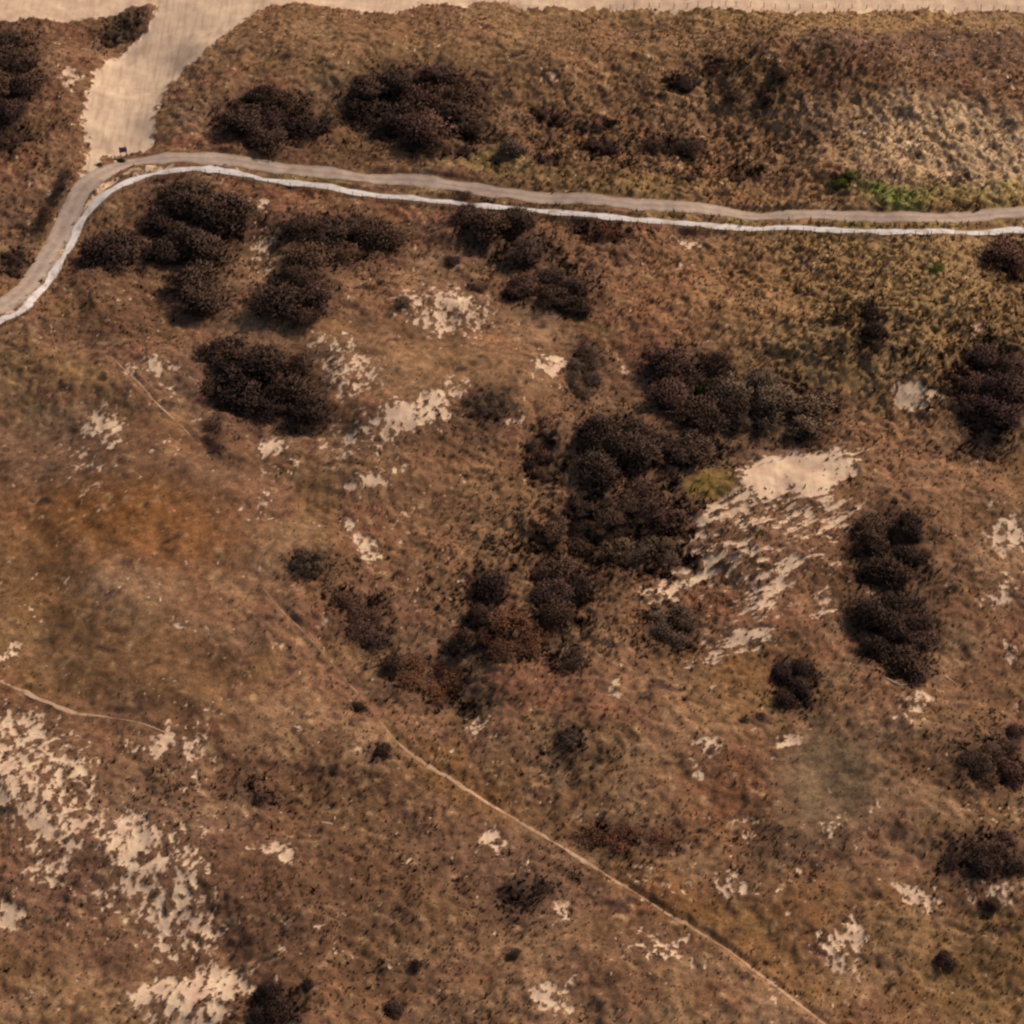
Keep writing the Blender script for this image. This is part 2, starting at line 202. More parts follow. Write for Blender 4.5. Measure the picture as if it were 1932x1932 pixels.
# ------------------------------------------------------------------ shrubs (survey ellipses filled with bushes)
SHRUBS = [  # parts [(u, v, ru, rv, angle)...], bush radius m, height ratio, kind, label, group
 ([(8, 140, 62, 84, 0)], 2.6, .8, 'dark', 'dark bare shrub in the thicket at the left edge above the paved track', 'shrubs of the thicket at the upper left edge'),
 ([(22, 258, 44, 22, 0)], 1.9, .6, 'purple', 'low purplish shrub at the left edge under the dark thicket', 'low purplish shrubs at the upper left edge'),
 ([(232, 62, 42, 24, -30)], .95, .6, 'grey', 'blue-grey twiggy bush on the left side of the wide sand way to the beach', 'bushes beside the wide sand way'),
 ([(505, 228, 100, 52, 6)], 2.9, .72, 'dark', 'dark shrub in the smaller of the two big thickets between road and beach', 'shrubs of the smaller thicket above the road'),
 ([(790, 200, 128, 66, 4)], 3.1, .72, 'dark', 'dark shrub in the biggest rounded thicket between road and beach', 'shrubs of the biggest thicket above the road'),
 ([(815, 284, 70, 12, 0)], 1.6, .5, 'purple', 'low purple-brown shrub along the foot of the biggest thicket above the road', 'low shrubs below the biggest thicket'),
 ([(963, 283, 8, 4, 0)], 2.9, .7, 'grey', 'rounded grey-brown bush just right of the biggest upper thicket, close above the road', None),
 ([(1026, 306, 26, 6, 0)], 2.0, .5, 'purple', 'flat purple-brown bush nearest above the road', 'flat bushes above the road'),
 ([(1040, 222, 30, 11, 5)], 1.8, .6, 'purple', 'purplish bush on the dune slope right of the biggest thicket', 'purplish bushes on the middle dune slope'),
 ([(1124, 240, 30, 6, -4)], 1.7, .7, 'dark', 'one of two dark bushes touching side by side on the upper dune slope', 'pair of dark bushes on the dune slope'),
 ([(1140, 280, 38, 11, 6)], 2.0, .6, 'purple', 'brown bush in the row below the two touching dark bushes', 'brown bushes below the dark pair'),
 ([(1268, 279, 52, 14, 2)], 2.1, .6, 'dark', 'dark low bush in the wide patch above the middle of the road', 'bushes of the wide low patch above the road'),
 ([(1282, 160, 28, 12, 0)], 2.0, .65, 'dark', 'dark bush on the high slope left of the purple bush', 'dark bushes high on the slope'),
 ([(1345, 128, 12, 14, 0)], 1.8, .6, 'purple', 'small purple bush highest of the upper right group', 'small purple bushes high on the slope'),
 ([(1466, 148, 14, 10, 0), (1446, 180, 16, 14, 0)], 1.9, .75, 'dark', 'grey-topped dark bush in the rightmost clump on the slope below the beach fence', 'bushes of the rightmost upper clump'),
 ([(1384, 188, 4, 3, 0)], 1.7, .75, 'dark', 'single small round dark bush left below the rightmost upper clump', None),
 ([(1412, 336, 30, 10, -10)], 1.4, .55, 'purple', 'low purple bush on the grass just above the right half of the road', 'low purple bushes above the right half of the road'),
 ([(1362, 366, 6, 4, 0)], 1.6, .6, 'purple', 'small purplish bush against the upper edge of the road', None),
 ([(1300, 344, 14, 6, 0)], 1.3, .5, 'purple', 'tiny brown bush between the wide low patch and the road', None),
 ([(365, 430, 92, 78, 15), (230, 478, 66, 34, -5), (375, 545, 42, 48, 0)], 3.2, .7, 'dark', 'dark shrub in the large thicket inside the bend of the white path', 'shrubs of the thicket inside the path bend'),
 ([(650, 450, 105, 38, 8), (600, 500, 60, 26, -10)], 2.6, .7, 'dark', 'dark shrub in the slanting thicket below the white path, left of the middle', 'shrubs of the slanting thicket below the path'),
 ([(552, 566, 66, 44, 5)], 2.6, .75, 'black', 'very dark shrub in the compact clump under the slanting thicket', 'shrubs of the compact very dark clump'),
 ([(930, 425, 72, 34, 6), (1005, 482, 52, 30, 10)], 2.6, .7, 'dark', 'dark shrub at the top of the belt running down from the white path', 'shrubs of the upper belt below the path'),
 ([(1065, 548, 58, 44, 20), (985, 552, 30, 20, 0)], 2.5, .75, 'black', 'blackish shrub in the lower end of the belt below the white path', 'shrubs of the lower belt end'),
 ([(853, 492, 5, 3, 0)], 1.5, .7, 'black', 'lone small black bush left of the belt below the white path', None),
 ([(905, 542, 20, 8, -5)], 1.5, .6, 'dark', 'small dark bush in the row left of the lower belt end', 'small bushes left of the lower belt end'),
 ([(765, 576, 12, 8, 0)], 1.8, .7, 'grey', 'small grey-brown bush on the left of the upper pale sand', None),
 ([(505, 728, 100, 76, 8), (560, 780, 60, 34, 0), (430, 668, 46, 16, 10)], 2.9, .75, 'black', 'blackish shrub in the big isolated thicket on the left, beside mottled sand', 'shrubs of the big isolated left thicket'),
 ([(404, 822, 16, 26, 0)], 1.4, .6, 'purple', 'purplish small bush trailing below the big isolated left thicket', 'small bushes trailing below the left thicket'),
 ([(1300, 705, 84, 46, 12), (1320, 760, 80, 50, 0)], 2.7, .75, 'black', 'dark shrub in the upper part of the central thicket', 'shrubs of the central thicket, upper part'),
 ([(1460, 775, 118, 56, 12)], 2.6, .7, 'grey', 'grey-brown shrub in the right arm of the central thicket above the bare sand', 'shrubs of the central thicket, right arm'),
 ([(1160, 848, 66, 66, 0)], 2.6, .75, 'black', 'black shrub in the left lobe of the central thicket', 'shrubs of the central thicket, left lobe'),
 ([(1295, 850, 74, 40, 0)], 2.5, .65, 'dark', 'brown-black shrub in the middle of the central thicket left of the bare sand', 'shrubs of the central thicket, middle'),
 ([(1255, 945, 62, 42, 10)], 2.2, .65, 'purple', 'purple-black shrub in the lower tail of the central thicket', 'shrubs of the central thicket, lower tail'),
 ([(1340, 740, 3, 3, 0)], 2.2, .95, 'green', 'olive green bush in the middle of the dark central thicket', None),
 ([(1018, 868, 24, 40, 0)], 1.5, .65, 'dark', 'dark bush in the small ragged clump left of the central thicket', 'bushes of the small ragged clump'),
 ([(1215, 1040, 72, 34, 5)], 1.6, .6, 'grey', 'grey twiggy bush in the loose scrub under the central thicket', 'bushes of the loose scrub'),
 ([(1120, 985, 110, 40, -22)], 1.7, .36, 'dark', 'low brown-black bush in the sparse brush between central thicket tail and compact middle clump', 'low brush in the central hollow'),
 ([(975, 1205, 70, 40, 0)], 1.9, .42, 'red', 'low brown bush between the reddish hollow shrubs and the compact middle clump', 'low brown bushes in the hollow'),
 ([(1060, 1105, 48, 36, -10), (1035, 1150, 40, 24, 0)], 2.1, .8, 'black', 'black bush in the compact clump at the middle of the lower half', 'bushes of the compact middle clump'),
 ([(912, 1130, 24, 48, 8), (890, 1205, 22, 26, 0)], 1.8, .75, 'black', 'black bush in the upright narrow clump left of the compact middle clump', 'bushes of the upright narrow clump'),
 ([(1070, 1252, 36, 13, 4)], 1.8, .6, 'dark', 'dark bush in the flat clump straight below the compact middle clump', 'bushes of the flat clump'),
 ([(1268, 1185, 46, 42, 20)], 1.6, .65, 'grey', 'grey-brown bush in the clump above the lower sand streaks', 'bushes above the lower sand streaks'),
 ([(815, 1285, 72, 42, 10)], 1.8, .5, 'red', 'low reddish brown bush in the hollow left of the middle', 'low reddish bushes in the hollow'),
 ([(746, 1266, 6, 4, 0)], 2.0, .75, 'black', 'round black bush at the left end of the reddish hollow shrubs', None),
 ([(672, 1160, 50, 34, 35), (705, 1205, 26, 22, 0)], 1.7, .6, 'purple', 'dark purple bush in the row leading down to the reddish hollow', 'bushes of the row above the reddish hollow'),
 ([(585, 1068, 42, 28, 10)], 1.9, .7, 'grey', 'greenish grey bush at the upper left end of the descending row', 'bushes at the upper end of the row'),
 ([(672, 1330, 12, 5, 0)], 1.2, .75, 'black', 'small black bush above the start of the diagonal footpath', None),
 ([(716, 1424, 24, 16, 0)], 1.6, .7, 'black', 'black bush touching the upper end of the diagonal footpath', 'bushes at the start of the diagonal footpath'),
 ([(495, 1502, 36, 16, 10)], 1.7, .55, 'purple', 'dark purple bush right of the mottled sand at lower left', 'bushes right of the lower left sand'),
 ([(518, 1902, 38, 34, 0)], 1.7, .7, 'black', 'black bush at the bottom edge right of the brightest bottom sand', 'bushes right of the bottom sand'),
 ([(580, 1864, 4, 3, 0)], 1.0, .7, 'black', 'tiny black bush just above the bottom edge clump by the sand', None),
 ([(786, 1822, 4, 3, 0)], .95, .7, 'black', 'tiny lone black bush low in the brown grass, left of the bottom middle', None),
 ([(742, 1908, 12, 14, 0)], 1.3, .65, 'dark', 'dark bush on the bottom edge left of the bottom middle sand', None),
 ([(972, 1804, 5, 4, 0)], 1.0, .6, 'dark', 'tiny brownish bush above left of the bottom middle sand', None),
 ([(1678, 1040, 68, 68, 5)], 2.3, .8, 'black', 'dark shrub in the upper of the two big thickets at right', 'shrubs of the upper right-hand thicket'),
 ([(1688, 1190, 66, 74, -15), (1725, 1262, 42, 26, 0)], 2.1, .8, 'black', 'blackish shrub in the lower of the two big thickets at right', 'shrubs of the lower right-hand thicket'),
 ([(1500, 1295, 36, 48, 10)], 1.7, .75, 'black', 'black twiggy bush in the clump left below the lower right-hand thicket', 'bushes of the clump left of the thicket'),
 ([(1424, 1358, 26, 5, -15)], 1.0, .5, 'dark', 'small dark bush trailing left from the twiggy clump', 'small bushes trailing from the twiggy clump'),
 ([(1868, 735, 72, 70, 20)], 2.4, .75, 'purple', 'dark purplish shrub in the thicket at the right edge above the middle', 'shrubs of the right edge thicket'),
 ([(1912, 495, 44, 34, 0)], 2.2, .7, 'purple', 'dark purplish shrub at the right edge below the white path', 'shrubs at the right edge below the path'),
 ([(1648, 630, 16, 40, 0)], 1.7, .8, 'black', 'dark bush in the upright clump on the straw grass slope', 'bushes of the upright clump on the straw slope'),
 ([(1584, 604, 5, 4, 0)], 1.4, .7, 'dark', 'small bush left of the upright clump on the straw slope', None),
 ([(1690, 668, 12, 5, 0)], 1.2, .6, 'grey', 'small grey bush right below the upright clump on the straw slope', None),
 ([(1848, 856, 30, 12, 10)], 1.4, .6, 'grey', 'grey bush under the right edge thicket among pale streaks', 'grey bushes under the right edge thicket'),
 ([(1880, 1440, 64, 46, 10)], 1.6, .65, 'dark', 'dark bush in the scrub at the right edge of the lower half', 'bushes of the right edge scrub'),
 ([(1912, 1392, 20, 12, 0)], 1.6, .8, 'black', 'black bush topping the right edge scrub', 'black bushes topping the right edge scrub'),
 ([(1865, 1612, 80, 40, 0)], 1.5, .6, 'dark', 'dark bush in the lower right scrub mixed with pale sand', 'bushes of the lower right sandy scrub'),
 ([(1785, 1812, 12, 7, 0)], 1.5, .8, 'black', 'black pointed bush alone near the lower right corner', None),
 ([(1868, 1706, 14, 9, 0)], 1.1, .7, 'black', 'small black bush between pale sand specks at lower right', None),
 ([(1190, 1582, 84, 26, 5)], 1.6, .42, 'red', 'low rust brown bush on the right of the diagonal footpath', 'low rust brown bushes by the diagonal footpath'),
 ([(990, 1692, 56, 20, -15)], 1.5, .25, 'purple', 'very low purple-grey bush on the left of the diagonal footpath', 'low purple-grey bushes by the diagonal footpath'),
 ([(1076, 1398, 14, 18, 0)], 1.0, .75, 'grey', 'blue-grey twiggy bush in the grass below the flat clump', 'blue-grey twiggy bushes'),
 ([(1136, 1420, 5, 20, 0)], .8, .75, 'grey', 'narrow grey twig bush right of the blue-grey twiggy one', 'narrow grey twig bushes'),
 ([(878, 368, 16, 4, 0)], 1.3, .5, 'dark', 'small dark bush on the verge between road and white path', 'small bushes on the verge'),
 ([(1800, 1112, 5, 8, 0)], 1.1, .7, 'grey', 'small grey bush right of the lower right-hand thicket', None),
 ([(1100, 700, 30, 50, 0)], 1.3, .6, 'grey', 'grey bush in the sparse scrub left of the central thicket top', 'bushes of the sparse scrub'),
 ([(915, 765, 44, 26, 0)], 1.15, .6, 'grey', 'small grey bush on the mottled sand left of the middle', 'small bushes on the mottled sand'),
 ([(1135, 438, 44, 14, 0)], 1.5, .5, 'red', 'low red-brown bush just below the white path right of the belt', 'low red-brown bushes below the path'),
 ([(28, 498, 32, 24, -30), (84, 412, 8, 40, 28), (116, 350, 5, 30, 25)], 1.4, .55, 'dark', 'low dark bush along the left edge of the paved track', 'low bushes along the left edge of the track'),
 ([(190, 313, 3, 6, 0)], 1.0, .8, 'purple', 'small purple bush in the wedge where the track forks', 'small bushes in the fork wedge'),
 ([(229, 304, 3, 3, 0)], .75, .7, 'black', 'tiny dark bush at the foot of the purple grey sign board', None),
 ([(1595, 346, 18, 9, -20)], 1.3, .5, 'green', 'low dark green bush on the grass above the right half of the road', 'low green bushes above the road'),
 ([(1768, 512, 4, 4, 0)], 1.2, .6, 'green', 'small green bush in the straw grass under the white path at right', None),
]
placed = []
allp = []
for parts, r, hr, kind, label, group in SHRUBS:
    pts = []; big = sum(a*b for _, _, a, b, _ in parts) > 1400; r = r*(1.62 if big else 1.15)
    if parts[0][2] <= 9 and parts[0][3] <= 9 and group is None: pts = [(parts[0][0], parts[0][1], r)]
    else:
        for (u, v, a, b, g) in parts:
            pp = 10.0*(1+.25*(v-900)/900)                       # survey px per metre here
            tries = max(200, int(a*b/6))
            for _ in range(tries):
                t = random.random()*math.tau; q = math.sqrt(random.random())
                rr = r*random.uniform(.72, 1.15)
                m = rr*pp*.6
                x = max(a-m*.8, 1)*q*math.cos(t); y = max(b-m*.55, 1)*q*math.sin(t)
                c, s = math.cos(R(g)), math.sin(R(g))
                U_, V_ = u+c*x-s*y, v+s*x+c*y
                if all(math.hypot(U_-p[0], (V_-p[1])*1.5) > (.78 if big else .84)*pp*(rr+p[2]) for p in pts): pts.append((U_, V_, rr))
    pts = [p for p in pts if not (abs(p[0]-1345) < 52+8*p[2] and -10 < p[1]-912 < 60)]
    for u, v, rr in pts: placed.append((u, v+rr*hr*2.0, rr, hr, kind, label, group, len(pts)))
print('shrubs', len(placed))
scrubm = np.zeros(len(GX))
SCRUB = [(1215, 1040, 120, 66, 0, .95), (1130, 960, 150, 80, -30, .7), (900, 1160, 90, 130, 10, .8), (1040, 1130, 110, 90, 0, .8), (1020, 870, 60, 70, 0, .7), (1100, 710, 70, 80, 0, .6), (980, 1180, 130, 110, 0, .6), (1000, 1010, 150, 70, 0, .45), (1860, 1440, 120, 100, 0, .6), (1850, 1640, 130, 110, 0, .45), (1860, 860, 100, 60, 10, .6), (300, 1480, 150, 60, 0, .45), (1000, 1680, 120, 60, -10, .55), (820, 1290, 140, 80, 0, .8), (660, 1130, 120, 60, 40, .7), (940, 470, 130, 80, 20, .5), (1265, 1190, 90, 70, 0, .6), (1500, 1290, 80, 80, 0, .6), (1690, 1130, 110, 190, 0, .55), (1330, 800, 280, 170, 0, .4), (1850, 700, 130, 130, 0, .5), (1190, 1580, 130, 50, 0, .6), (340, 470, 230, 150, 0, .5), (650, 480, 160, 90, 0, .5), (430, 830, 90, 50, 0, .5), (850, 270, 300, 60, 5, .5), (1250, 290, 250, 60, 0, .45), (1420, 160, 120, 60, 0, .4), (480, 1500, 90, 50, 0, .5), (540, 1880, 120, 60, 0, .5), (90, 430, 70, 130, 30, .5), (60, 240, 100, 90, 0, .5), (890, 770, 90, 50, 0, .55), (1080, 1410, 110, 70, 0, .5), (1480, 1580, 110, 90, 0, .4), (250, 60, 80, 50, 0, .5), (860, 1900, 120, 60, 0, .3), (1650, 640, 110, 90, 0, .5), (820, 1650, 160, 90, 0, .3), (690, 1780, 180, 120, 0, .35)]
for u, v, a, b, g, m in SCRUB: scrubm = np.maximum(scrubm, m*ell(u, v, a, b, g, .7))
scrubm = scrubm*sstep(-1.2, .9, fbm(GX, GY, 2.6, 91, 3))
moss = 1-ell(1342, 914, 58, 28, 0, .4); scrubm = scrubm*moss
mixin(.85*scrubm, C(78, 57, 42))
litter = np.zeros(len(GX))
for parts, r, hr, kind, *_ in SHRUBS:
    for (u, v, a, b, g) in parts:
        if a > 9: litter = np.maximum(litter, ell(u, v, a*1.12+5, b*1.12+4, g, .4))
litter = litter*moss; mixin(.65*(1-moss)*sstep(-1.6, .4, fbm(GX, GY, 1.8, 93, 3)), C(118, 94, 46)); sand = sand*(1-.9*(1-moss))
sand = sand*np.where(np.maximum(beach, acc) > .5, 1, 1-.85*litter)
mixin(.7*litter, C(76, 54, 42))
sand = sand*sstep(.2, .9, dR-1.0)*1.0

# ------------------------------------------------------------------ fine relief
tus = np.zeros(len(GX))+.75
for u, v, a, b, g, m in [(1500, 300, 520, 260, 0, .5), (1750, 620, 300, 200, 0, .5), (1150, 1050, 300, 200, 0, .35), (200, 1000, 320, 230, 0, -.5), (500, 700, 300, 200, 0, -.1), (1560, 1480, 100, 110, 0, -.35), (800, 680, 300, 90, 0, -.3), (300, 1300, 300, 100, 0, -.3)]:
    tus = tus+m*ell(u, v, a, b, g, .6)
near = np.minimum(dR-1.7, np.minimum(dW-.9, dT))
calm = sstep(-.1, 1.1, near)
veg = (1-sand)
bil = np.abs(fbm(GX, GY, 2.1, 61, 2)); bil2 = fbm(GX, GY, .62, 62, 2)
z = H0+calm*((.30-.24*open_)*fbm(GX, GY, 6.5, 63, 3)+veg*tus*(.27*bil+.075*bil2)+sand*(1-.8*open_)*.02*fbm(GX, GY, 1.3, 64, 2)+.06*veg)
scarp = ell(1800, 275, 200, 85, 6, .5)
z = z+calm*scarp*(.36*np.abs(fbm(GX+.3*GY, .42*GY, 2.6, 66, 3))-.2)
bank = sstep(.75, 1.7, dW)*sstep(9, 2, dW)*(sW < 0)
z = z-.55*bank
cut = sstep(1.55, 2.4, dR)*sstep(7, 2.6, dR)*sstep(3.0, 4.0, dW)
z = z+.22*cut
zg = z.reshape(NY, NX)
def look(arr, x, y):
    i = np.clip(((x-X0)/DX+.5).astype(int), 0, int((X1-X0)/DX))+ox; j = np.clip(((y-Y0)/DX+.5).astype(int), 0, int((Y1-Y0)/DX))+oy
    return arr[j*NX+i]
def zat(x, y): return float(look(z, np.array([x]), np.array([y]))[0])

# ------------------------------------------------------------------ materials
def mat(name):
    m = bpy.data.materials.new(name); m.use_nodes = True; nt = m.node_tree
    b = nt.nodes['Principled BSDF']; b.inputs['Roughness'].default_value = .95; b.inputs['Specular IOR Level'].default_value = .08
    return m, nt, b
def nd(nt, t, **k):
    n = nt.nodes.new(t)
    for a, v in k.items():
        if hasattr(n, a): setattr(n, a, v)
        else: n.inputs[a].default_value = v
    return n
def noise(nt, scale, detail=3, rough=.6, src='Object'):
    tc = nd(nt, 'ShaderNodeTexCoord'); n = nd(nt, 'ShaderNodeTexNoise'); n.inputs['Scale'].default_value = scale; n.inputs['Detail'].default_value = detail; n.inputs['Roughness'].default_value = rough
    nt.links.new(tc.outputs[src], n.inputs['Vector']); return n
def ramp(nt, src, stops):
    r = nd(nt, 'ShaderNodeValToRGB'); e = r.color_ramp.elements
    while len(e) < len(stops): e.new(.5)
    for q, (p, c) in zip(e, stops): q.position = p; q.color = (*c, 1)
    nt.links.new(src, r.inputs['Fac']); return r
def mixc(nt, a, b, fac, mode='MIX'):
    m = nd(nt, 'ShaderNodeMix', data_type='RGBA', blend_type=mode)
    for sock, v in ((m.inputs['Factor'], fac), (m.inputs['A'], a), (m.inputs['B'], b)):
        if isinstance(v, (int, float)): sock.default_value = v
        elif isinstance(v, tuple): sock.default_value = (*v, 1)
        else: nt.links.new(v, sock)
    return m.outputs['Result']
def bump(nt, b, h, s, d):
    q = nd(nt, 'ShaderNodeBump'); q.inputs['Strength'].default_value = s; q.inputs['Distance'].default_value = d
    nt.links.new(h, q.inputs['Height']); nt.links.new(q.outputs['Normal'], b.inputs['Normal'])

def ground_mat(name, lo, mid, hi, streak):
    m, nt, b = mat(name)
    at = nd(nt, 'ShaderNodeAttribute', attribute_name='tint'); asd = nd(nt, 'ShaderNodeAttribute', attribute_name='sand')
    n = noise(nt, 3.2, 4, .7); n5 = noise(nt, .35, 3, .6); n8 = noise(nt, 9, 2, .6)
    g = mixc(nt, at.outputs['Color'], ramp(nt, n.outputs['Fac'], [(.25, (.35, .33, .34)), (.5, (.95, .95, .95)), (.75, (1.75, 1.7, 1.6))]).outputs['Color'], .8, 'MULTIPLY')
    s1 = ramp(nt, n5.outputs['Fac'], [(.3, tuple(C(*lo))), (.5, tuple(C(*mid))), (.7, tuple(C(*hi)))]).outputs['Color']
    s2 = mixc(nt, s1, ramp(nt, n8.outputs['Fac'], [(.3, (.82, .8, .8)), (.7, (1.06, 1.06, 1.06))]).outputs['Color'], .7, 'MULTIPLY')
    ma = nd(nt, 'ShaderNodeMath', operation='MULTIPLY_ADD'); nt.links.new(n.outputs['Fac'], ma.inputs[0]); ma.inputs[1].default_value = .5; nt.links.new(asd.outputs['Fac'], ma.inputs[2])
    mr = nd(nt, 'ShaderNodeMapRange', interpolation_type='SMOOTHSTEP'); nt.links.new(ma.outputs[0], mr.inputs['Value']); mr.inputs['From Min'].default_value = .45; mr.inputs['From Max'].default_value = 1.05
    tc = nd(nt, 'ShaderNodeTexCoord'); mp = nd(nt, 'ShaderNodeMapping'); mp.inputs['Rotation'].default_value = (0, 0, R(17)); mp.inputs['Scale'].default_value = (1.3, .12, 1)
    ns = nd(nt, 'ShaderNodeTexNoise'); ns.inputs['Scale'].default_value = 1; ns.inputs['Detail'].default_value = 4; nt.links.new(tc.outputs['Object'], mp.inputs['Vector']); nt.links.new(mp.outputs['Vector'], ns.inputs['Vector'])
    s2 = mixc(nt, s2, ramp(nt, ns.outputs['Fac'], [(.32, (.72, .69, .66)), (.5, (1, 1, 1)), (.66, (1.08, 1.07, 1.05))]).outputs['Color'], streak, 'MULTIPLY')
    nt.links.new(mixc(nt, g, s2, mr.outputs['Result']), b.inputs['Base Color'])
    bump(nt, b, n.outputs['Fac'], .25, .08)
    return m
MG = ground_mat('dune_ground', (184, 148, 122), (198, 164, 134), (212, 182, 146), .45)
MGT = ground_mat('rutted_sand', (176, 146, 120), (190, 160, 132), (202, 172, 142), .7)

def strip_mat(name, stops, scale, ruts=0):
    m, nt, b = mat(name); a = noise(nt, scale, 4, .65); c = noise(nt, scale*9, 2, .6); w = noise(nt, .12, 2, .5)
    r = ramp(nt, a.outputs['Fac'], [(.3, stops[0]), (.5, stops[1]), (.7, stops[2])])
    o = mixc(nt, r.outputs['Color'], ramp(nt, c.outputs['Fac'], [(.3, (.8, .8, .8)), (.7, (1.12, 1.12, 1.12))]).outputs['Color'], .7, 'MULTIPLY')
    o = mixc(nt, o, ramp(nt, w.outputs['Fac'], [(.35, (.88, .86, .84)), (.65, (1.08, 1.08, 1.08))]).outputs['Color'], .8, 'MULTIPLY')
    if ruts:
        ac = nd(nt, 'ShaderNodeAttribute', attribute_name='across'); mr = nd(nt, 'ShaderNodeMapRange'); nt.links.new(ac.outputs['Fac'], mr.inputs['Value']); mr.inputs['From Min'].default_value = -1
        wob = nd(nt, 'ShaderNodeMath', operation='MULTIPLY_ADD'); nt.links.new(a.outputs['Fac'], wob.inputs[0]); wob.inputs[1].default_value = .22; nt.links.new(mr.outputs['Result'], wob.inputs[2])
        k = ramp(nt, wob.outputs[0], [(.08, (.72, .66, .58)), (.2, (.92, .9, .88)), (.36, (1.1, 1.08, 1.06)), (.6, (.86, .84, .82)), (.82, (1.1, 1.08, 1.06)), (1.0, (.9, .86, .8))])
        o = mixc(nt, o, k.outputs['Color'], ruts, 'MULTIPLY')
    nt.links.new(o, b.inputs['Base Color']); bump(nt, b, c.outputs['Fac'], .25, .03); return m
MROAD = strip_mat('worn_track', [tuple(C(146, 124, 108)), tuple(C(162, 140, 124)), tuple(C(178, 152, 130))], .5, .9)
MWHITE = strip_mat('crushed_shell', [tuple(C(166, 146, 128)), tuple(C(202, 188, 178)), tuple(C(214, 202, 192))], .6, .45)
MTRAIL = strip_mat('trodden_sand', [tuple(C(144, 110, 80)), tuple(C(176, 138, 108)), tuple(C(192, 156, 126))], .9)

def veg_mat(name, trans=.25):
    m, nt, b = mat(name); a = nd(nt, 'ShaderNodeAttribute', attribute_name='tint')
    nt.links.new(a.outputs['Color'], b.inputs['Base Color'])
    t = nd(nt, 'ShaderNodeBsdfTranslucent'); nt.links.new(a.outputs['Color'], t.inputs['Color'])
    x = nd(nt, 'ShaderNodeMixShader'); x.inputs[0].default_value = trans
    nt.links.new(b.outputs[0], x.inputs[1]); nt.links.new(t.outputs[0], x.inputs[2]); nt.links.new(x.outputs[0], nt.nodes['Material Output'].inputs['Surface']); return m
MGRASS = veg_mat('dry_grass', .3); MSCRUB = veg_mat('dwarf_scrub_twigs', .1)
KINDS = {'dark': ((80, 59, 48), (104, 80, 66)), 'black': ((66, 49, 42), (90, 69, 58)), 'purple': ((82, 58, 51), (108, 80, 69)), 'grey': ((90, 72, 58), (126, 102, 84)), 'red': ((98, 62, 46), (128, 86, 64)), 'green': ((70, 70, 36), (116, 114, 54))}
def shrub_mat(kind):
    lo, hi = KINDS[kind]; m, nt, b = mat(kind+'_twigs')
    a = nd(nt, 'ShaderNodeAttribute', attribute_name='shade'); n = noise(nt, 2.3, 3, .6); oi = nd(nt, 'ShaderNodeObjectInfo')
    q = nd(nt, 'ShaderNodeMath', operation='MULTIPLY_ADD'); nt.links.new(a.outputs['Fac'], q.inputs[0]); q.inputs[1].default_value = .6
    q2 = nd(nt, 'ShaderNodeMath', operation='MULTIPLY_ADD'); nt.links.new(n.outputs['Fac'], q2.inputs[0]); q2.inputs[1].default_value = .5; q2.inputs[2].default_value = -.05
    nt.links.new(q2.outputs[0], q.inputs[2])
    r = ramp(nt, q.outputs[0], [(.2, tuple(C(*lo)*1.15)), (.62, tuple(C(*hi))), (.95, tuple(C(*[min(255, c*1.35) for c in hi])))])
    v = ramp(nt, oi.outputs['Random'], [(0, (.72, .74, .78)), (.5, (1, 1, 1)), (1, (1.28, 1.18, 1.05))])
    nt.links.new(mixc(nt, r.outputs['Color'], v.outputs['Color'], 1.0, 'MULTIPLY'), b.inputs['Base Color']); return m
MS = {k: shrub_mat(k) for k in KINDS}
def plain(name, c, sc_=4):
    m, nt, b = mat(name); n = noise(nt, sc_, 4, .65)
    nt.links.new(ramp(nt, n.outputs['Fac'], [(.3, tuple(C(*c)*.6)), (.7, tuple(C(*c)*1.25))]).outputs['Color'], b.inputs['Base Color']); return m
MPOST = plain('weathered_wood', (84, 68, 58), 6); MWIRE = plain('fence_wire', (110, 104, 100), 6); MSTEM = plain('shrub_bark', (74, 58, 48), 6); MPANEL = plain('purple_grey_board', (104, 84, 104), 3); MDEAD = plain('bleached_wood', (196, 168, 146), 5)

# ------------------------------------------------------------------ object helpers
def tag(o, label, cat, group=None, kind=None):
    o['label'] = label; o['category'] = cat
    if group: o['group'] = group
    if kind: o['kind'] = kind
    return o
def mesh_np(name, verts, faces, m, attrs=(), smooth=False, nrm=None):
    me = bpy.data.meshes.new(name); k = faces.shape[1]; nf = len(faces)
    me.vertices.add(len(verts)); me.vertices.foreach_set('co', np.ascontiguousarray(verts, np.float32).ravel())
    me.loops.add(nf*k); me.loops.foreach_set('vertex_index', np.ascontiguousarray(faces, np.int32).ravel())
    me.polygons.add(nf); me.polygons.foreach_set('loop_start', np.arange(0, nf*k, k, dtype=np.int32))
    for an, data in attrs:
        if data.ndim == 2:
            a = me.attributes.new(an, 'FLOAT_COLOR', 'POINT'); d = np.ones((len(verts), 4), np.float32); d[:, :3] = data; a.data.foreach_set('color', d.ravel())
        else:
            a = me.attributes.new(an, 'FLOAT', 'POINT'); a.data.foreach_set('value', np.ascontiguousarray(data, np.float32))
    me.update(calc_edges=True)
    if smooth: me.polygons.foreach_set('use_smooth', np.ones(nf, bool))
    if nrm is not None:
        me.polygons.foreach_set('use_smooth', np.ones(nf, bool)); me.normals_split_custom_set_from_vertices(nrm.tolist())
    me.materials.append(m); return me
def link(name, data, parent=None, loc=None):
    o = bpy.data.objects.new(name, data); COL.objects.link(o)
    if parent: o.parent = parent
    if loc is not None: o.location = loc
    return o

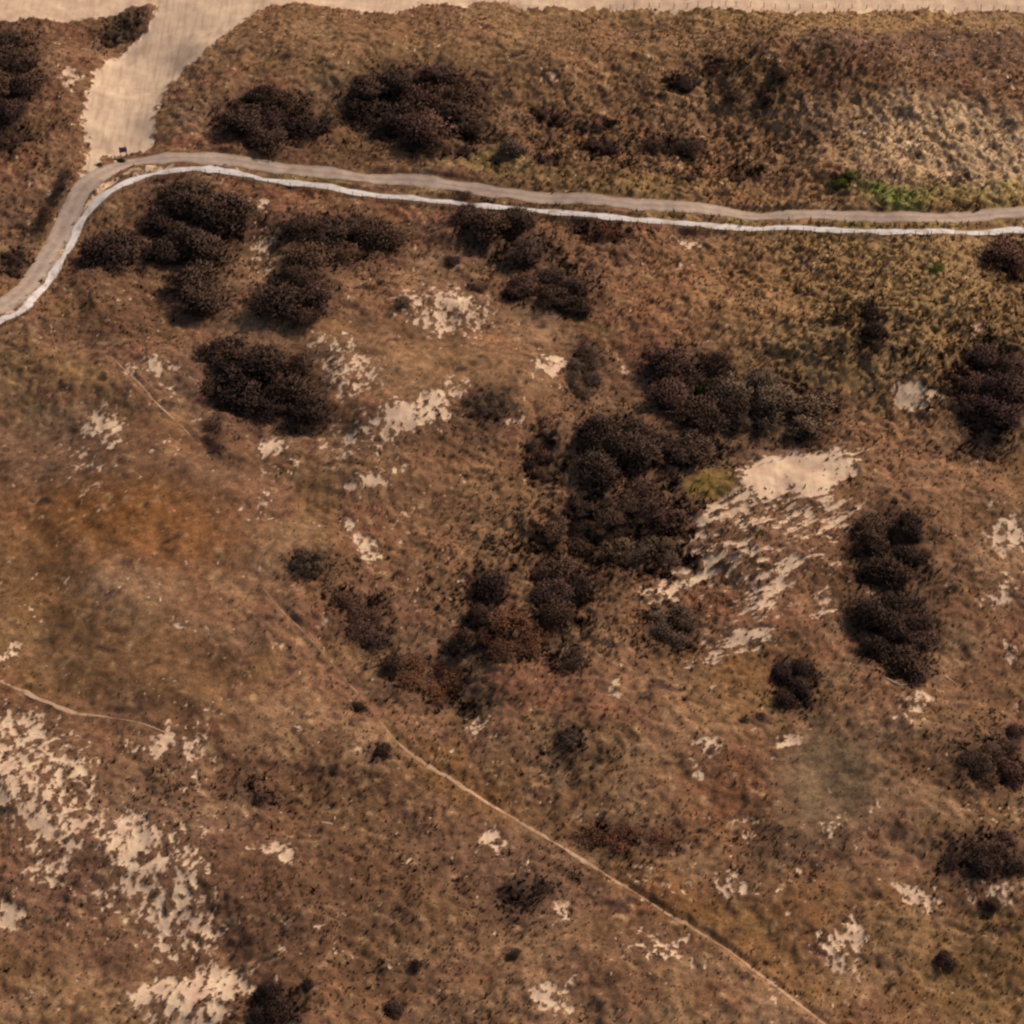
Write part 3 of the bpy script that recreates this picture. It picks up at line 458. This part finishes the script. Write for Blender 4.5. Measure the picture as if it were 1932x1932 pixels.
# ------------------------------------------------------------------ terrain sheets
idx = np.arange(NX*NY).reshape(NY, NX)
F = np.stack([idx[:-1, :-1], idx[:-1, 1:], idx[1:, 1:], idx[1:, :-1]], -1).reshape(-1, 4)
bm_ = (beach > .5) & (acc < .5); am_ = acc > .5
cls = np.where(am_[F].sum(1) >= 3, 2, np.where(bm_[F].sum(1) >= 3, 1, 0))
P3 = np.stack([GX, GY, z], 1)
for c, nm, lb, ct in ((0, 'dune_terrain', 'rolling dune ground of dry brown grass with patches of pale sand', 'dune ground'), (1, 'beach', 'flat pale beach sand along the top edge beyond the dune crest', 'beach'), (2, 'sand_track', 'wide bare sand way running from the forked track up to the beach', 'sand track')):
    f = F[cls == c]; u, inv = np.unique(f, return_inverse=True)
    o = link(nm, mesh_np(nm, P3[u], inv.reshape(-1, 4), MGT if c == 2 else MG, (('tint', tint[u]), ('sand', sand[u])), True)); tag(o, lb, ct, kind='structure')

def ribbon(name, P, width, m, label, cat, lift=.05, rag=0, seed=1, n=5):
    T = np.gradient(P, axis=0); T /= np.linalg.norm(T, axis=1)[:, None]+1e-9; N = np.stack([-T[:, 1], T[:, 0]], 1)
    w = np.broadcast_to(np.asarray(width, float), (len(P),)).copy(); k = np.arange(len(P))
    wl = w/2*(1+rag*fbm(k*1., k*0., 3, seed, 3)*.5); wr = w/2*(1+rag*fbm(k*1., k*0., 3, seed+9, 3)*.5)
    q = np.linspace(-1, 1, n); vs = []
    for s in q:
        d = np.where(s > 0, s*wl, s*wr); XY = P+N*d[:, None]
        zz = Hm(XY[:, 0], XY[:, 1])+lift-.03*abs(s)**3
        vs.append(np.column_stack([XY, zz]))
    vs = np.stack(vs, 1).reshape(-1, 3); i = np.arange(len(P)*n).reshape(len(P), n)
    f = np.stack([i[:-1, 1:], i[:-1, :-1], i[1:, :-1], i[1:, 1:]], -1).reshape(-1, 4)
    ac = np.tile(q, len(P))
    return tag(link(name, mesh_np(name, vs, f, m, (('across', ac),), smooth=True)), label, cat, kind='structure')
ru, rv = to_px(ROAD[:, 0], ROAD[:, 1], Hm(ROAD[:, 0], ROAD[:, 1]))
ribbon('track', ROAD, np.interp(ru, [-200, 60, 150, 200, 300, 900, 2200], [4.6, 4.4, 4.2, 3.6, 3.3, 3.0, 2.9]), MROAD, 'grey brown cycle track curving in from the left and running across under the dunes', 'track', .07, .30, 3, 9)
ribbon('shell_path', WHITE, 1.35, MWHITE, 'narrow white crushed shell path following the near side of the grey brown track', 'path', .12, .6, 5)
for k, (P, w, l) in enumerate(TRAILS): ribbon('footpath', P, w, MTRAIL, l, 'footpath', .045, .9, 70+k*20, 3)

# ------------------------------------------------------------------ grass and dwarf scrub (uncountable)
def tufts(name, N, accept, size, colour, m, label, cat, blades=6, seed=1, lean=.55, wide=.16):
    g = np.random.default_rng(seed); x = g.uniform(X0+1, X1-1, N); y = g.uniform(Y0+1, Y1-1, N)
    u, v = to_px(x, y, 0*x); k = (u > -330) & (u < 2260) & (v > -60) & (v < 2150); x, y = x[k], y[k]
    k = g.random(len(x)) < accept(x, y); x, y = x[k], y[k]; n = len(x)
    s = size*look(szf, x, y)*np.exp(g.normal(0, .33, n)); zb = look(z, x, y)-.03; col = colour(x, y, g)
    base = np.stack([x, y, zb], 1)[:, None, :]
    an = g.uniform(0, math.tau, (n, blades)); d = np.stack([np.cos(an), np.sin(an), 0*an], -1); pr = np.stack([-np.sin(an), np.cos(an), 0*an], -1)
    L = s[:, None]*g.uniform(.6, 1.2, (n, blades)); le = lean*g.uniform(.3, 1.5, (n, blades))
    tip = base+d*(L*le)[..., None]+np.array([0, 0, 1.])*(L*.75)[..., None]
    w = (wide*s)[:, None, None]
    b0 = base+d*(.06*s)[:, None, None]-pr*w; b1 = base+d*(.06*s)[:, None, None]+pr*w
    vs = np.stack([b0, b1, tip], 2).reshape(-1, 3); f = np.arange(len(vs)).reshape(-1, 3)
    cc = np.repeat(col, blades*3, 0)*np.repeat(g.uniform(.75, 1.25, n*blades), 3)[:, None]
    nn = np.repeat((d*.45+np.array([0, 0, .9])).reshape(-1, 3), 3, 0); nn /= np.linalg.norm(nn, axis=1)[:, None]
    o = link(name, mesh_np(name, vs, f, m, (('tint', cc),), nrm=nn)); tag(o, label, cat, kind='stuff'); print(name, n)
clear = sstep(-.4, .4, near+.15*fbm(GX, GY, 1.2, 84, 2))*(1-sstep(.55, .85, sand)*sstep(.3, .6, open_)*(1-.06*sstep(.98, .6, open_)))
gden = clear*(1-.93*sstep(.3, .7, sand))*np.clip(.35+.55*(tus-.6), .12, 1)*(1-.6*litter)*np.clip(.75+.3*fbm(GX, GY, 6, 81, 2), .2, 1)
szf = np.clip(.78+.75*(tus-.78), .46, 1.25)
szf = szf*(1+.75*np.maximum(.7*litter, scrubm))
def gcol(x, y, g):
    c = look(tint, x, y)*np.exp(g.normal(.12, .22, len(x)))[:, None]
    st = (g.random(len(x)) < .14)[:, None]; return np.where(st, c*np.array([1.45, 1.42, 1.3]), c)
tufts('dune_grass', 300000, lambda x, y: look(gden, x, y), .42, gcol, MGRASS, 'dry brown and straw coloured grass tufts covering the dunes', 'grass', 6, 3)
sden = clear*np.clip(.08*sstep(1.2, 2.4, fbm(GX, GY, 4.5, 82, 3))+1.0*litter*sstep(-1.2, .6, fbm(GX, GY, 2, 85, 3))+1.0*scrubm**1.5+.10*sstep(.15, .5, sand)*sstep(.95, .5, sand), 0, 1)*(1-.9*sstep(.6, .95, sand))
def scol(x, y, g):
    a = g.random(len(x))[:, None]; return (C(62, 44, 38)*a+C(88, 62, 50)*(1-a))*np.exp(g.normal(0, .2, len(x)))[:, None]
tufts('dwarf_scrub', 250000, lambda x, y: .95*look(sden, x, y), .36, scol, MSCRUB, 'dark low heath twigs scattered over the grass and sand', 'ground cover', 7, 5, .8, .2)

# ------------------------------------------------------------------ shrub shapes
def crown_mesh(seed, m, n=6500):
    g = np.random.default_rng(seed); nl = g.integers(13, 20)
    a = g.uniform(0, math.tau, nl); q = np.sqrt(g.random(nl))*.76; r = g.uniform(.13, .38, nl)*(1.1-.3*q)
    c = np.stack([q*np.cos(a), q*np.sin(a), .22+.58*(1-q**1.5)*g.uniform(.3, 1.2, nl)], 1); c[0] = (0, 0, .5); r[0] = .42
    li = g.choice(nl, n, p=r**2/np.sum(r**2)); d = g.normal(0, 1, (n, 3)); d /= np.linalg.norm(d, axis=1)[:, None]; d[:, 2] = np.abs(d[:, 2])*1.0-.25*g.random(n)
    p = c[li]+d*np.array([1.12, 1.12, .88])*(r[li]*(.5+.62*g.random(n)**.9+.6*(g.random(n) < .2)*g.random(n)))[:, None]; p[:, 2] = np.maximum(p[:, 2], .02)
    k = g.random(n) > .62*sstep(.55, 1.05, np.hypot(p[:, 0], p[:, 1])); p, d, n = p[k], d[k], int(k.sum())
    t = d+g.normal(0, .55, (n, 3)); t[:, 2] += .25; t /= np.linalg.norm(t, axis=1)[:, None]
    s = np.cross(t, g.normal(0, 1, (n, 3))); s /= np.linalg.norm(s, axis=1)[:, None]
    L = (g.uniform(.05, .14, n)+.16*(g.random(n) < .12)*g.random(n))[:, None]; w = g.uniform(.008, .028, n)[:, None]
    vs = np.stack([p-s*w, p+s*w, p+t*L], 1).reshape(-1, 3)
    nn = .6*d+.8*p/np.linalg.norm(p, axis=1)[:, None]+g.normal(0, .22, (n, 3)); nn[:, 2] += .15; nn /= np.linalg.norm(nn, axis=1)[:, None]; nn = np.repeat(nn, 3, 0)
    sh = np.repeat(np.clip(g.normal(.45, .16, n), 0, 1), 3)
    return mesh_np('crown', vs, np.arange(n*3).reshape(-1, 3), m, (('shade', sh),), nrm=nn), c
def stem_mesh(seed, c):
    g = np.random.default_rng(seed); vs = []; fs = []
    for k in c[:6]:
        p0 = np.array([k[0]*.12, k[1]*.12, -.08]); p1 = np.array([k[0]*.55, k[1]*.55, k[2]*.5]); p2 = k
        b = len(vs)
        for p, rad in ((p0, .03), (p1, .02), (p2, .007)):
            for i in range(5): vs.append(p+rad*np.array([math.cos(i*1.2566), math.sin(i*1.2566), 0]))
        for l in range(2):
            for i in range(5): fs.append((b+l*5+i, b+l*5+(i+1) % 5, b+l*5+5+(i+1) % 5, b+l*5+5+i))
    return mesh_np('stem', np.array(vs), np.array(fs), MSTEM)
NP = 9; NOPEN = 5
stems = []; crowns = {}
base_c = []
for k in range(NP):
    me, c = crown_mesh(100+k, MS['dark']); crowns[('dark', k)] = me; stems.append(stem_mesh(k, c))
for k in range(NP, NP+NOPEN):
    me, c = crown_mesh(100+k, MS['dark'], 1900); crowns[('dark', k)] = me; stems.append(stem_mesh(k, c))
def crown_of(kind, k):
    if (kind, k) not in crowns:
        me = crowns[('dark', k)].copy(); me.materials.clear(); me.materials.append(MS[kind]); crowns[(kind, k)] = me
    return crowns[(kind, k)]
for u, v, r, hr, kind, label, group, cnt in placed:
    x, y = G(u, v); k = random.randrange(NP)
    if kind in ('grey', 'purple', 'red') or (kind == 'dark' and group and r < 2.3): k = NP+random.randrange(NOPEN) if r < 3.2 else k
    if cnt > 3 and kind in ('dark', 'black') and random.random() < .5: kind = random.choice(('dark', 'black', 'purple'))
    e = link('shrub', None, None, (x, y, zat(x, y)-.05)); e.empty_display_size = .5
    e.rotation_euler = (0, 0, random.uniform(0, math.tau)); q = 1.14 if cnt > 2 else 1.04; e.scale = (q*r*random.uniform(.9, 1.15), q*r*random.uniform(.85, 1.1), r*hr*.86*random.uniform(.85, 1.15))
    tag(e, label, 'shrub', group)
    link('crown', crown_of(kind, k), e); link('stem', stems[k], e)

# ------------------------------------------------------------------ fences
def cyl(p0, p1, r0, r1, n=6):
    p0 = np.array(p0, float); p1 = np.array(p1, float); t = p1-p0; t /= np.linalg.norm(t)+1e-9
    a = np.cross(t, (0, 0, 1) if abs(t[2]) < .9 else (1, 0, 0)); a /= np.linalg.norm(a); b = np.cross(t, a); V_ = []; F_ = []
    for p, r in ((p0, r0), (p1, r1)):
        for i in range(n): V_.append(p+r*(a*math.cos(math.tau*i/n)+b*math.sin(math.tau*i/n)))
    for i in range(n): F_.append((i, (i+1) % n, n+(i+1) % n, n+i))
    F_.append(tuple(range(n, 2*n))); F_.append(tuple(reversed(range(n)))); return V_, F_
def py_mesh(name, items, m):
    V_ = []; F_ = []
    for v, f in items: o = len(V_); V_ += [tuple(p) for p in v]; F_ += [tuple(i+o for i in q) for q in f]
    me = bpy.data.meshes.new(name); me.from_pydata(V_, [], F_); me.materials.append(m); me.update(); return me
post_me = py_mesh('post', [cyl((0, 0, -.3), (0, 0, 1.12), .062, .056, 8), cyl((0, 0, 1.12), (0, 0, 1.18), .056, .03, 8)], MPOST)
def fence(P, spacing, label, hs, limit=100):
    L = np.concatenate([[0], np.cumsum(np.linalg.norm(np.diff(P, axis=0), axis=1))])
    s = np.arange(0, L[-1], spacing); s = s+rng.uniform(-.28, .28, len(s)); X = np.interp(s, L, P[:, 0]); Y = np.interp(s, L, P[:, 1]); Z = look(z, X, Y)
    u, v = to_px(X, Y, Z); k = (u > -90) & (u < 2030); X, Y, Z = X[k], Y[k], Z[k]
    if len(X) > limit: X, Y, Z = X[-limit:], Y[-limit:], Z[-limit:]
    o = np.array([X[0], Y[0], Z[0]]); e = link('post_and_wire_fence', None, None, o); tag(e, label, 'fence')
    for a in range(len(X)):
        p = link('post', post_me, e, np.array([X[a], Y[a], Z[a]])-o); p.rotation_euler = (random.gauss(0, .06), random.gauss(0, .06), random.uniform(0, 6)); p.scale = (1, 1, random.uniform(.93, 1.08))
    for h in hs:
        it = [cyl((X[a]-o[0], Y[a]-o[1], Z[a]+h-o[2]), (X[a+1]-o[0], Y[a+1]-o[1], Z[a+1]+h-o[2]), .008, .008, 4) for a in range(len(X)-1)]
        link('wire', py_mesh('wire', it, MWIRE), e)
    print('posts', len(X))
T = np.gradient(WHITE, axis=0); T /= np.linalg.norm(T, axis=1)[:, None]; Nw = np.stack([T[:, 1], -T[:, 0]], 1)
fence(WHITE+Nw*1.15, 2.28, 'long post and wire fence along the near edge of the white shell path', (.35, .7, 1.05))
fence(spline([(1150, 16), (1300, 15), (1500, 16), (1700, 18), (1932, 20), (2060, 22)]), 2.55, 'post and wire fence standing in pale beach sand along the dune crest', (.4, .75, 1.05))

# ------------------------------------------------------------------ sign at the fork and bleached branches
x, y = G(234, 298); e = link('information_sign', None, None, (x, y, zat(x, y))); e.rotation_euler = (0, 0, R(12)); tag(e, 'small purple grey sign board on two posts beside the track fork', 'sign')
for sx in (-.5, .5): link('post', py_mesh('post', [cyl((sx, .06, -.3), (sx, .06, 2.3), .07, .06, 8)], MPOST), e)
def slab(cx, cy, cz, a, b, c, t=.03):
    V_ = []; 
    for zz, i in ((-c, t), (-c+t, 0), (c-t, 0), (c, t)): V_ += [(cx-a+i, cy-b, cz+zz), (cx+a-i, cy-b, cz+zz), (cx+a-i, cy+b, cz+zz), (cx-a+i, cy+b, cz+zz)]
    F_ = [(3, 2, 1, 0), (12, 13, 14, 15)]
    for l in range(3):
        for i in range(4): F_.append((l*4+i, l*4+(i+1) % 4, l*4+4+(i+1) % 4, l*4+4+i))
    return V_, F_
link('panel', py_mesh('panel', [slab(0, -.03, 1.6, .72, .025, .55)], MPANEL), e)
def branch(pts, r, label, seed):
    g = np.random.default_rng(seed); W = [G(*p) for p in pts]; W = [np.array([p[0], p[1], zat(*p)+.16+.1*g.random()]) for p in W]; o = W[0].copy(); it = []
    for k, (a, b_) in enumerate(zip(W[:-1], W[1:])):
        r0 = r*(1-.8*k/len(W)); r1 = r*(1-.8*(k+1)/len(W)); it.append(cyl(a-o, b_-o, r0, r1, 6))
        d = (b_-a); s = np.array([-d[1], d[0], .3])*g.choice([-1, 1])*g.uniform(.2, .5); it.append(cyl(b_-o, b_-o+s+d*.4, r1*.7, r1*.2, 5))
    tag(link('fallen_branch', py_mesh('fallen_branch', it, MDEAD), None, o), label, 'branch')
branch([(1672, 1284), (1686, 1292), (1700, 1298), (1718, 1297), (1740, 1290)], .10, 'bleached bare branch lying at the foot of the lower right-hand thicket', 1)
branch([(1782, 1282), (1796, 1290), (1806, 1300)], .07, 'short bleached branch on the grass right of the thicket foot', 2)
branch([(1862, 735), (1868, 742), (1874, 748)], .06, 'thin pale dead twig branch among the purplish shrubs at the right edge', 3)

# ------------------------------------------------------------------ light
w = bpy.data.worlds.new('World'); sc.world = w; w.use_nodes = True; nt = w.node_tree
AZ, EL = R(52), R(40)
sky = nt.nodes.new('ShaderNodeTexSky'); sky.sky_type = 'NISHITA'; sky.sun_disc = False; sky.sun_elevation = EL; sky.sun_rotation = AZ; sky.air_density = 1; sky.dust_density = 2.5
bg = nt.nodes['Background']; bg.inputs['Strength'].default_value = .10; nt.links.new(sky.outputs['Color'], bg.inputs['Color'])
sl = bpy.data.lights.new('sun', 'SUN'); sl.energy = 3.8; sl.angle = R(.6); sl.color = (1, .90, .78)
so = link('sun', sl); S = Vector((math.sin(AZ)*math.cos(EL), math.cos(AZ)*math.cos(EL), math.sin(EL))); so.rotation_euler = (-S).to_track_quat('-Z', 'Y').to_euler()
vs = sc.view_settings; vs.view_transform = 'Standard'; vs.look = 'None'; vs.exposure = 0; vs.gamma = 1
sc.cycles.filter_width = 2.4
sc.cycles.max_bounces = 4; sc.cycles.diffuse_bounces = 2
